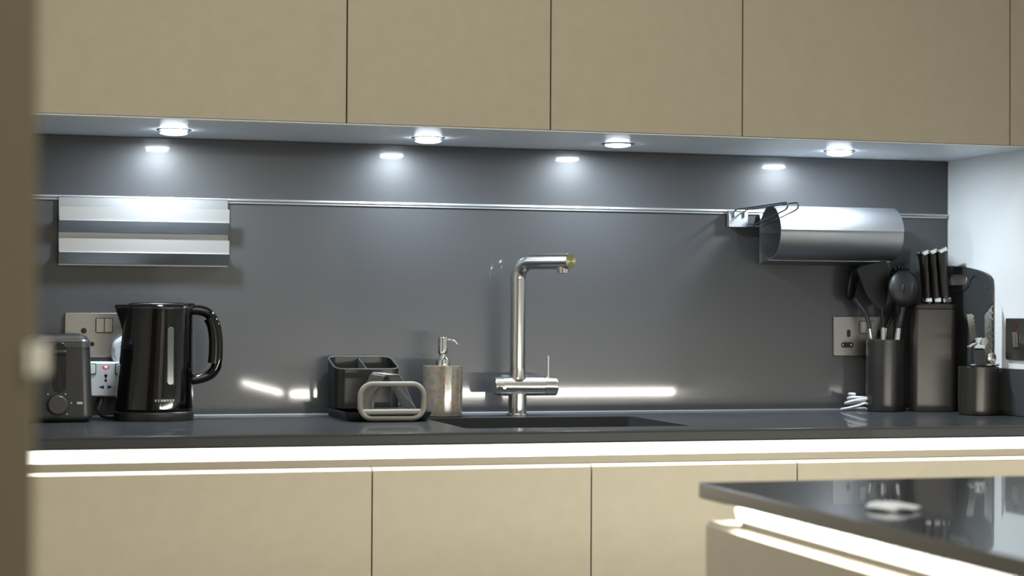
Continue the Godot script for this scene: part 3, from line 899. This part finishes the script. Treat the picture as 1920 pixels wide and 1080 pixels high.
func dish_rack() -> void:
	var o := thing("dish_rack", "compact dark dish rack with a taupe loop handle, left of the soap dispenser", "dish rack", V(0.78, CT, 0.15))
	var x0 := 0.694
	var x1 := 0.868
	var dark := mat(Color(0.105, 0.11, 0.11), 0.4)
	# drip tray
	var a := rrect(x0 + 0.008, -0.256, x1 - 0.008, -0.018, 0.02)
	var b := rrect(x0, -0.266, x1, -0.010, 0.025)
	var ai := rrect(x0 + 0.01, -0.254, x1 - 0.01, -0.020, 0.018)
	var bi := rrect(x0 + 0.003, -0.263, x1 - 0.003, -0.013, 0.022)
	part("drip_tray", Geo.new().loft([ring3(a, CT + 0.0003), ring3(b, CT + 0.016), ring3(b, CT + 0.018), ring3(bi, CT + 0.018), ring3(ai, CT + 0.006)]), dark, o)
	# cutlery caddy, its rim sloping down to the front
	var cx0 := 0.700
	var cx1 := 0.834
	var pout := rrect(cx0, -0.115, cx1, -0.014, 0.022, 8)
	var pin := rrect(cx0 + 0.003, -0.112, cx1 - 0.003, -0.015, 0.02, 8)
	var sl := func(p: PackedVector2Array, y: float, tilt: float) -> PackedVector3Array:
		var r := ring3(p, CT + y)
		for i in r.size(): r[i].y += (0.0635 - r[i].z) * tilt
		return r
	part("caddy", Geo.new().loft([ring3(pout, CT + 0.0185), sl.call(pout, 0.1085, 0.23), sl.call(pin, 0.1085, 0.23), ring3(pin, CT + 0.022)]), mat(Color(0.085, 0.09, 0.085), 0.35), o, "dark cutlery caddy")
	var rim := []
	for q in sl.call(rrect(cx0 + 0.0012, -0.1138, cx1 - 0.0012, -0.0132, 0.021, 8), 0.109, 0.23): rim.append(q)
	rim.append(rim[0])
	part("caddy_rim", Geo.new().tube(rim, 0.0018, 8), mat(Color(0.30, 0.31, 0.29), 0.35), o, "grey caddy rim")
	part("divider", Geo.new().extrude(PackedVector2Array([Vector2(-0.1115, CT + 0.022), Vector2(-0.0175, CT + 0.022), Vector2(-0.0175, CT + 0.1175), Vector2(-0.1115, CT + 0.0965)]), 0.002, Transform3D(Basis(V(0, 0, -1), V(0, 1, 0), V(1, 0, 0)), V(0.7655, 0, 0))), mat(Color(0.30, 0.305, 0.30), 0.4), o)
	# plate arches, one behind the other
	var wire := mat(Color(0.72, 0.72, 0.72), 0.16, 1.0)
	for i in 13:
		var z := 0.122 + i * 0.0105
		var xa := 0.774
		var q := [V(xa - 0.026, CT + 0.019, z), V(xa - 0.022, CT + 0.04, z), V(xa - 0.004, CT + 0.086, z)]
		q.append(V(xa + 0.002, CT + 0.0905, z))
		q.append(V(xa + 0.026, CT + 0.0905, z))
		q.append(V(xa + 0.031, CT + 0.087, z))
		q.append(V(xa + 0.052, CT + 0.04, z))
		q.append(V(xa + 0.063, CT + 0.019, z))
		part("plate_arch", Geo.new().tube(q, 0.0014, 8), wire, o)
	part("arch_rail", Geo.new().span(V(0.742, CT + 0.016, 0.12), V(0.85, CT + 0.0205, 0.254), 0.0015), mat(Color(0.20, 0.20, 0.20), 0.35), o)
	# loop handle
	for z in [0.2725]:
		var lo := rrect(0.7195, CT + 0.0065, 0.8455, CT + 0.0735, 0.024, 8)
		var pts := []
		for q in lo: pts.append(V(q.x, q.y, z))
		pts.append(pts[0])
		part("handle_loop", Geo.new().tube(pts, 0.0052, 10), M.taupe, o, "taupe loop handle")
		part("handle_bar", Geo.new().box(V(0.7825, CT + 0.0195, z - 0.002), V(0.118, 0.0105, 0.008), 0.003), M.taupe, o, "taupe cross bar")

func soap() -> void:
	var c := V(0.9245, CT, 0.105)
	var o := thing("soap_dispenser", "round mottled stone soap dispenser with a chrome pump, left of the tap", "soap dispenser", c)
	var t := Transform3D(Basis(), c)
	var stone := grain(mat(Color(0.86, 0.86, 0.86), 0.16), noise(0.022, Color(0.42, 0.45, 0.47), Color(0.52, 0.40, 0.30), 14, 5, Color(0.62, 0.58, 0.52)), V(5, 3.4, 5), false)
	stone.clearcoat_enabled = true
	stone.clearcoat = 0.6
	stone.clearcoat_roughness = 0.06
	part("bottle", Geo.new().lathe([Vector2(0, 0.0004), Vector2(0.0385, 0.0004), Vector2(0.0405, 0.0025), Vector2(0.0408, 0.102), Vector2(0.0398, 0.1045), Vector2(0.012, 0.1052), Vector2(0, 0.1052)], t, 56), stone, o, "mottled grey and tan stone bottle")
	part("pump_collar", Geo.new().lathe([Vector2(0.0145, 0.105), Vector2(0.0148, 0.109), Vector2(0.0142, 0.1165), Vector2(0.0118, 0.119), Vector2(0.0085, 0.1215), Vector2(0.0072, 0.1265), Vector2(0.0086, 0.1300), Vector2(0.0102, 0.1335), Vector2(0, 0.134)], t, 32), M.chrome, o)
	part("pump_head", Geo.new().lathe([Vector2(0.0098, 0.1325), Vector2(0.0102, 0.1345), Vector2(0.0102, 0.1605), Vector2(0.0094, 0.1622), Vector2(0, 0.1626)], t, 32), M.chrome, o)
	part("nozzle", Geo.new().tube(smooth([c + V(0.006, 0.1575, 0), c + V(0.016, 0.1568, 0.001), c + V(0.024, 0.1535, 0.0015), c + V(0.0315, 0.1465, 0.002)], 6), 0.0029, 12, 0.0023), M.chrome, o)

func cup(o: Node3D, c: Vector3, r: float, h: float, m: Material, called := "cup") -> void:
	part(called, Geo.new().lathe([Vector2(0, 0.0003), Vector2(r - 0.002, 0.0003), Vector2(r, 0.002), Vector2(r, h - 0.001), Vector2(r - 0.0006, h), Vector2(r - 0.0019, h), Vector2(r - 0.0024, h - 0.001), Vector2(r - 0.0024, 0.004), Vector2(0, 0.004)], Transform3D(Basis(), c), 48), m, o)

func utensil(called: String, says: String, a: Vector3, b: Vector3, ferrule := 0.029) -> Node3D:
	# a: foot inside the holder, b: where the handle meets the head
	var o := thing(called, says, "utensil", a, "utensils in the black holder")
	var d := (b - a).normalized()
	var grip := a + d * 0.150
	part("handle", Geo.new().tube([a, grip], 0.0052, 14), M.satin, o)
	part("ferrule", Geo.new().tube([grip, grip + d * ferrule], 0.0056, 16, 0.0048), M.steel, o, "steel ferrule")
	return o

func utensils() -> void:
	var c := V(1.9465, CT, 0.062)
	var o := thing("utensil_holder", "black cylindrical utensil holder left of the knife block", "holder", c)
	var gun := mat(Color(0.165, 0.162, 0.158), 0.3, 0.3)
	cup(o, c, 0.0432, 0.1585, gun)
	var nylon := mat(Color(0.065, 0.068, 0.072), 0.42)
	# wide turner
	var u := utensil("turner", "black flat turner with a wide slanted blade, leftmost in the holder", V(1.9345, CT + 0.006, 0.073), V(1.9370, 1.058, 0.069))
	part("neck", Geo.new().tube(smooth([V(1.9373, 1.0845, 0.0685), V(1.9365, 1.097, 0.0665), V(1.9345, 1.115, 0.065), V(1.934, 1.132, 0.064)], 5), 0.005, 12, 0.0085, 0.5), nylon, u)
	var blade := PackedVector2Array()
	for q in smooth([Vector2(1.928, 1.124), Vector2(1.9125, 1.138), Vector2(1.897, 1.158), Vector2(1.8845, 1.19), Vector2(1.8765, 1.2145), Vector2(1.893, 1.2235), Vector2(1.9215, 1.2288), Vector2(1.9515, 1.2295), Vector2(1.9515, 1.19), Vector2(1.9495, 1.155), Vector2(1.943, 1.128)], 4, true): blade.push_back(q)
	part("blade", Geo.new().extrude(blade, 0.0034, Transform3D(Basis(V(1, 0, 0), V(0, 0.997, -0.06), V(0, 0.06, 0.997)), V(0, 0.0035, 0.132)), 0.0012), nylon, u)
	# serving spoon behind the turner
	u = utensil("serving_spoon", "black serving spoon with a bluish curved neck behind the turner blade", V(1.947, CT + 0.006, 0.044), V(1.9205, 1.058, 0.043))
	part("neck", Geo.new().tube(smooth([V(1.9163, 1.0825, 0.0428), V(1.914, 1.096, 0.041), V(1.9085, 1.117, 0.036), V(1.893, 1.140, 0.03), V(1.884, 1.152, 0.03)], 5), 0.0058, 14, 0.007, 0.8), mat(Color(0.20, 0.22, 0.25), 0.32), u, "bluish grey curved neck")
	part("bowl", Geo.new().ball(Vector3.ZERO, V(0.0205, 0.04, 0.007), Transform3D(Basis(Vector3.FORWARD, 0.2) * Basis(Vector3.UP, 0.7), V(1.8825, 1.1835, 0.028))), nylon, u)
	# round slotted skimmer, tilted to the viewer
	u = utensil("skimmer", "round black slotted skimmer in the middle of the holder", V(1.9475, CT + 0.006, 0.0875), V(1.9635, 1.058, 0.0875))
	part("neck", Geo.new().tube(smooth([V(1.966, 1.084, 0.0875), V(1.9672, 1.095, 0.088), V(1.972, 1.125, 0.09), V(1.974, 1.14, 0.091)], 5), 0.0085, 14, 0.0125, 0.6), nylon, u)
	var bt := Transform3D(Basis(Vector3.RIGHT, -0.15), V(1.9735, 1.172, 0.094))
	part("bowl", Geo.new().ball(Vector3.ZERO, V(0.0375, 0.0425, 0.017), bt), nylon, u)
	for q in [[-0.010, -0.002, 0.010], [0.0125, -0.002, 0.014]]:
		part("slot", Geo.new().ball(Vector3.ZERO, V(0.0034, q[2], 0.0045), bt * Transform3D(Basis(Vector3.FORWARD, 0.12), V(q[0], q[1], 0.0148)), 14, 8), mat(Color(0.01, 0.01, 0.01), 0.7), u, "dark slot")
	# pasta server behind it, prongs up
	u = utensil("pasta_server", "black pasta server with short prongs behind the skimmer", V(1.958, CT + 0.006, 0.058), V(1.9765, 1.058, 0.057))
	part("neck", Geo.new().tube([V(1.9796, 1.0835, 0.0568), V(1.981, 1.12, 0.05), V(1.983, 1.17, 0.046)], 0.0075, 12, 0.011, 0.6), nylon, u)
	part("bowl", Geo.new().ball(Vector3.ZERO, V(0.023, 0.034, 0.009), Transform3D(Basis(), V(1.984, 1.186, 0.045))), nylon, u)
	for i in 5:
		var xx := 1.9665 + i * 0.0082
		part("prong", Geo.new().tube(smooth([V(xx, 1.204, 0.047), V(xx + 0.001, 1.2125 + 0.003 * sin(i * 0.9), 0.055), V(xx + 0.003, 1.216 + 0.003 * sin(i * 0.9), 0.064)], 4), 0.0042, 10, 0.0028), nylon, u)
	# big spoon on the right
	u = utensil("solid_spoon", "large black spoon leaning right in the holder towards the knives", V(1.942, CT + 0.006, 0.031), V(1.9595, 1.058, 0.031))
	part("neck", Geo.new().tube(smooth([V(1.9624, 1.0845, 0.031), V(1.978, 1.11, 0.027), V(2.003, 1.14, 0.02), V(2.010, 1.155, 0.018)], 5), 0.0065, 12, 0.009, 0.7), nylon, u)
	part("bowl", Geo.new().ball(Vector3.ZERO, V(0.0195, 0.042, 0.009), Transform3D(Basis(Vector3.FORWARD, 0.12), V(2.014, 1.187, 0.0165))), mat(Color(0.10, 0.105, 0.11), 0.3), u)

func knife_block() -> void:
	# turned a little towards the viewer
	var c := V(2.049, CT, 0.085)
	var w2 := 0.047
	var d2 := 0.030
	var turn := Basis(Vector3.UP, deg_to_rad(-18.0))
	var o := thing("knife_block", "tall dark brown-grey knife block with a black top, holding three knives", "knife block", c)
	var rr := func(g: float, r: float, y: float) -> PackedVector3Array:
		var q := ring3(rrect(-w2 - g, -d2 - g, w2 + g, d2 + g, r, 8), y)
		for i in q.size(): q[i] = c + turn * q[i]
		return q
	var brn := mat(Color(0.185, 0.172, 0.162), 0.33, 0.2)
	part("body", Geo.new().loft([rr.call(-0.0015, 0.011, 0.0003), rr.call(0.0, 0.012, 0.002), rr.call(0.0, 0.012, 0.226), rr.call(-0.0015, 0.011, 0.2275)]), brn, o)
	part("top_rim", Geo.new().loft([rr.call(0.0012, 0.013, 0.2276), rr.call(0.0012, 0.013, 0.2355), rr.call(-0.0015, 0.011, 0.237)]), M.black, o, "black top rim")
	part("insert", Geo.new().loft([rr.call(-0.008, 0.006, 0.2368), rr.call(-0.008, 0.006, 0.2385)]), M.rubber, o)
	var hm := mat(Color(0.10, 0.088, 0.078), 0.3)
	var ks := [[2.0376, 2.0338, 0.0813, 1.2545, "dark-handled kitchen knife, leftmost in the knife block"], [2.0566, 2.0500, 0.0875, 1.2575, "dark-handled kitchen knife, middle one in the knife block"], [2.0766, 2.0687, 0.0940, 1.2605, "dark-handled kitchen knife, rightmost and thickest in the knife block"]]
	for i in 3:
		var k = ks[i]
		var a := V(k[0], CT + 0.2386, k[2])
		var b := V(k[1], k[3], k[2] - 0.012)
		var u := thing("kitchen_knife", k[4], "knife", a, "knives in the block")
		var d := (b - a).normalized()
		var sx := (V(1, 0, 0) - d * d.x).normalized()
		var sz := sx.cross(d)
		var w := 0.0086 if i < 2 else 0.0105
		var rings := []
		for q in [[0.0, 0.9], [0.06, 1.0], [0.25, 0.92], [0.5, 1.0], [0.75, 0.96], [0.93, 1.08], [1.0, 1.08]]:
			var p := a.lerp(b, 0.1 + 0.82 * q[0])
			var ring := PackedVector3Array()
			for j in 24:
				var t := TAU * j / 24
				ring.push_back(p + sx * (w * q[1] * cos(t)) - sz * (0.0145 * q[1] * sin(t)))
			rings.append(ring)
		part("handle", Geo.new().loft(rings), hm, u)
		var fr := Basis(sx, d, sz)
		part("bolster", Geo.new().box(V(0, 0.0068, 0), V(w * 1.9, 0.0125, 0.027), 0.0025, Transform3D(fr, a)), M.chrome, u, "shiny steel bolster")
		var cap := Transform3D(fr * Basis(Vector3.FORWARD, -0.34), a.lerp(b, 0.965))
		part("end_cap", Geo.new().box(Vector3.ZERO, V(w * 2.15, 0.012, 0.03), 0.0022, cap), M.chrome, u, "shiny steel end cap")
		part("blade", Geo.new().box(V(0, 0.0009, 0), V(0.002, 0.0016, 0.024), 0.0, Transform3D(fr, a)), M.steel, u)

func board() -> void:
	var o := thing("chopping_board", "dark grey plastic chopping board with a handle hole, standing behind the knife block", "chopping board", V(2.112, CT, 0.1))
	var plast := mat(Color(0.20, 0.205, 0.21), 0.45)
	# outline in (z, y); drawn on the side wall's plane
	var outl := PackedVector2Array([Vector2(0.003, CT + 0.0004), Vector2(0.2, CT + 0.0004), Vector2(0.2046, 0.906), Vector2(0.2046, 1.176)])
	for q in smooth([Vector2(0.2046, 1.176), Vector2(0.203, 1.190), Vector2(0.196, 1.199), Vector2(0.18, 1.2055), Vector2(0.15, 1.2125), Vector2(0.11, 1.2185), Vector2(0.07, 1.2222), Vector2(0.03, 1.2245), Vector2(0.003, 1.2245)], 4).slice(1): outl.push_back(q)
	var hole := rrect(0.014, 1.181, 0.106, 1.2055, 0.0118, 6)
	var lean := Transform3D(Basis(Vector3.FORWARD, 0.037), V(2.1195, CT, 0)) * Transform3D(Basis(), V(0, -CT, 0))
	var xf := lean * Transform3D(Basis(V(0, 0, 1), V(0, 1, 0), V(-1, 0, 0)), Vector3.ZERO)
	var g := Geo.new()
	for half in [[-0.1, 0.06], [0.06, 0.4]]:
		var h := PackedVector2Array([Vector2(half[0], 0.5), Vector2(half[1], 0.5), Vector2(half[1], 1.5), Vector2(half[0], 1.5)])
		for p in Geometry2D.intersect_polygons(outl, h):
			for q in Geometry2D.clip_polygons(p, hole): g.extrude(q, 0.0075, xf)
	part("slab", g, plast, o)
	# raised rim round the hole and the juice groove below it
	var gr := smooth([V(-0.0073, 1.163, 0.006), V(-0.0073, 1.1635, 0.06), V(-0.0073, 1.167, 0.09), V(-0.0073, 1.1765, 0.112), V(-0.0073, 1.192, 0.125), V(-0.0073, 1.2, 0.136), V(-0.0073, 1.198, 0.150), V(-0.0073, 1.187, 0.172), V(-0.0073, 1.172, 0.196)], 5).map(func(p): return lean * p)
	part("juice_groove", Geo.new().tube(gr, 0.0022, 8), mat(Color(0.15, 0.155, 0.165), 0.45), o, "darker juice groove")

func tool_pot() -> void:
	var c := V(2.0752, CT, 0.24)
	var o := thing("tool_pot", "dark steel pot holding small kitchen tools, right of the knife block", "pot", c)
	cup(o, c, 0.0425, 0.1035, mat(Color(0.18, 0.172, 0.162), 0.28, 0.35))
	# grater
	var gt := thing("grater", "flat steel hand grater with a pierced face, rightmost in the tool pot", "grater", V(2.1, CT + 0.006, 0.235), "tools in the steel pot")
	var ux := V(0.0268, 0.026, -0.010).normalized()
	var A := V(2.085, 1.022, 0.246)
	var e1 := V(0.0285, 0.0155, -0.012)
	var e2 := V(-0.0015, 0.092, 0.0)
	var fr := func(s: float, t: float) -> Vector3: return A + e1 * s + e2 * t + V(0, 0.010 * s * t, 0)
	var nn := e1.cross(e2).normalized()
	var g := Geo.new()
	# pierced sheet: small square holes left open between crossing strips
	var nx := 6
	var ny := 14
	var th := nn * 0.0006
	for i in nx + 1:
		var s0 := (i - 0.3) / nx
		var s1 := (i + 0.3) / nx
		s0 = clampf(s0, 0, 1); s1 = clampf(s1, 0, 1)
		for k in ny:
			g.quad(fr.call(s0, float(k) / ny) + th, fr.call(s1, float(k) / ny) + th, fr.call(s1, (k + 1.0) / ny) + th, fr.call(s0, (k + 1.0) / ny) + th)
	for k in ny + 1:
		var t0 := clampf((k - 0.28) / ny, 0, 1)
		var t1 := clampf((k + 0.28) / ny, 0, 1)
		g.quad(fr.call(0.0, t0) + th, fr.call(1.0, t0) + th, fr.call(1.0, t1) + th, fr.call(0.0, t1) + th)
	part("pierced_sheet", g, mat(Color(0.66, 0.66, 0.65), 0.28, 1.0), gt)
	for i in nx:
		for k in ny:
			if (i + k) % 2 == 0:
				g = Geo.new()
				var p: Vector3 = fr.call((i + 0.5) / nx, (k + 0.5) / ny)
				part("tooth", g.ball(p + nn * 0.0008, V(0.0016, 0.0022, 0.0014), Transform3D(), 6, 4), M.chrome, gt)
	part("frame", Geo.new().tube([fr.call(0.0, -0.9), fr.call(0.0, 0.0), fr.call(0.0, 1.0), fr.call(1.0, 1.0), fr.call(1.0, 0.0), fr.call(0.75, -1.0)], 0.0021, 8), mat(Color(0.10, 0.10, 0.105), 0.4), gt, "dark grater frame")
	part("scoop", Geo.new().ball(V(2.0975, 1.022, 0.256), V(0.011, 0.013, 0.004), Transform3D(Basis(), Vector3.ZERO), 16, 8), M.steel, gt)
	# serrated scaler
	var sc := thing("serrated_knife", "short steel blade with a toothed edge standing up in the tool pot", "knife", V(2.06, CT + 0.006, 0.238), "tools in the steel pot")
	var pr := PackedVector2Array([Vector2(0.0, 0.0), Vector2(0.0, 0.062), Vector2(0.0155, 0.0635)])
	for i in 7:
		var yy := 0.058 - i * 0.0082
		pr.push_back(Vector2(0.0205, yy))
		pr.push_back(Vector2(0.0165, yy - 0.0045))
	pr.push_back(Vector2(0.015, 0.0))
	part("blade", Geo.new().extrude(pr, 0.0016, Transform3D(Basis(V(0.97, -0.05, -0.2), V(-0.18, 0.98, 0), V(0.2, 0, 0.97)), V(2.0565, 1.055, 0.24))), mat(Color(0.70, 0.68, 0.62), 0.35, 1.0), sc)
	part("handle", Geo.new().tube([V(2.069, CT + 0.006, 0.236), V(2.0645, 1.06, 0.239)], 0.006, 12), M.satin, sc)
	# can opener
	var co := thing("can_opener", "chunky steel can opener with a dark body and a turning key", "can opener", V(2.065, CT + 0.006, 0.25), "tools in the steel pot")
	part("body", Geo.new().extrude(PackedVector2Array([Vector2(2.0525, 1.04), Vector2(2.0785, 1.042), Vector2(2.081, 1.01), Vector2(2.076, 0.96), Vector2(2.06, 0.96), Vector2(2.0565, 1.01)]), 0.008, Transform3D(Basis(), V(0, 0, 0.252)), 0.0015), mat(Color(0.20, 0.205, 0.215), 0.3), co, "dark grey body")
	part("jaw", Geo.new().box(V(2.066, 1.047, 0.256), V(0.027, 0.012, 0.013), 0.002).box(V(2.0675, 1.0585, 0.254), V(0.018, 0.014, 0.01), 0.0025), M.chrome, co, "shiny steel jaw")
	part("gear_wheel", Geo.new().lathe([Vector2(0, 0), Vector2(0.008, 0), Vector2(0.0085, 0.001), Vector2(0.008, 0.004), Vector2(0, 0.004)], Transform3D(Basis(V(1, 0, 0), V(0, 0, 1), V(0, -1, 0)), V(2.0775, 1.058, 0.259)), 16), M.steel, co)
	part("key", Geo.new().tube([V(2.056, 1.0525, 0.262), V(2.046, 1.0505, 0.266), V(2.0345, 1.0455, 0.268)], 0.0035, 10), M.chrome, co, "steel turning key")
	# measuring spoons lying on the rim
	for q in [[2.046, 1.0065, 0.268, 0.0075, "small steel measuring spoon lying on the pot rim at its left side"], [2.0785, 1.0062, 0.275, 0.0085, "small steel measuring spoon lying at the front of the pot rim"], [2.1025, 1.0068, 0.262, 0.009, "small steel measuring spoon lying on the pot rim below the grater"]]:
		var sp := thing("measuring_spoon", q[4], "spoon", V(q[0], q[1], q[2]), "measuring spoons on the pot rim")
		part("bowl", Geo.new().ball(V(q[0], q[1] + 0.001, q[2]), V(q[3], 0.0034, q[3]), Transform3D(), 20, 10), M.chrome, sp)
		part("handle", Geo.new().tube([V(q[0], q[1], q[2]), V(lerpf(q[0], c.x, 0.5), 0.975, 0.245), V(lerpf(q[0], c.x, 0.7), CT + 0.012, 0.24)], 0.0018, 8), M.steel, sp)

func cable() -> void:
	var o := thing("charging_cable", "coiled white charging cable on the worktop beside the black utensil holder", "cable", V(1.885, CT, 0.04))
	var pts := []
	var loops := [[1.8765, 0.034, 0.045, 0.9035, 0.030, 0.0], [1.884, 0.030, 0.038, 0.9125, 0.024, 0.35], [1.887, 0.026, 0.035, 0.9225, 0.020, -0.2], [1.8885, 0.022, 0.032, 0.9325, 0.016, 0.25]]
	for i in 46:
		var t := i / 12.0
		var k: int = mini(int(t), 3)
		var l = loops[k]
		var m = loops[mini(k + 1, 3)]
		var f: float = t - k
		var a: float = -TAU * t + 0.6
		var cx: float = lerpf(l[0], m[0], f)
		var rx: float = lerpf(l[1], m[1], f) * 0.95
		var cy: float = lerpf(l[3], m[3], f)
		var tilt: float = lerpf(l[5], m[5], f)
		pts.append(V(cx + rx * cos(a), maxf(0.9032, cy + 0.022 * cos(a + k) * tilt + 0.003 * sin(a)), 0.044 + lerpf(l[4], m[4], f) * 0.9 * sin(a)))
	part("coil", Geo.new().tube(smooth(pts, 4), 0.0028, 10), mat(Color(0.80, 0.81, 0.83), 0.4), o)
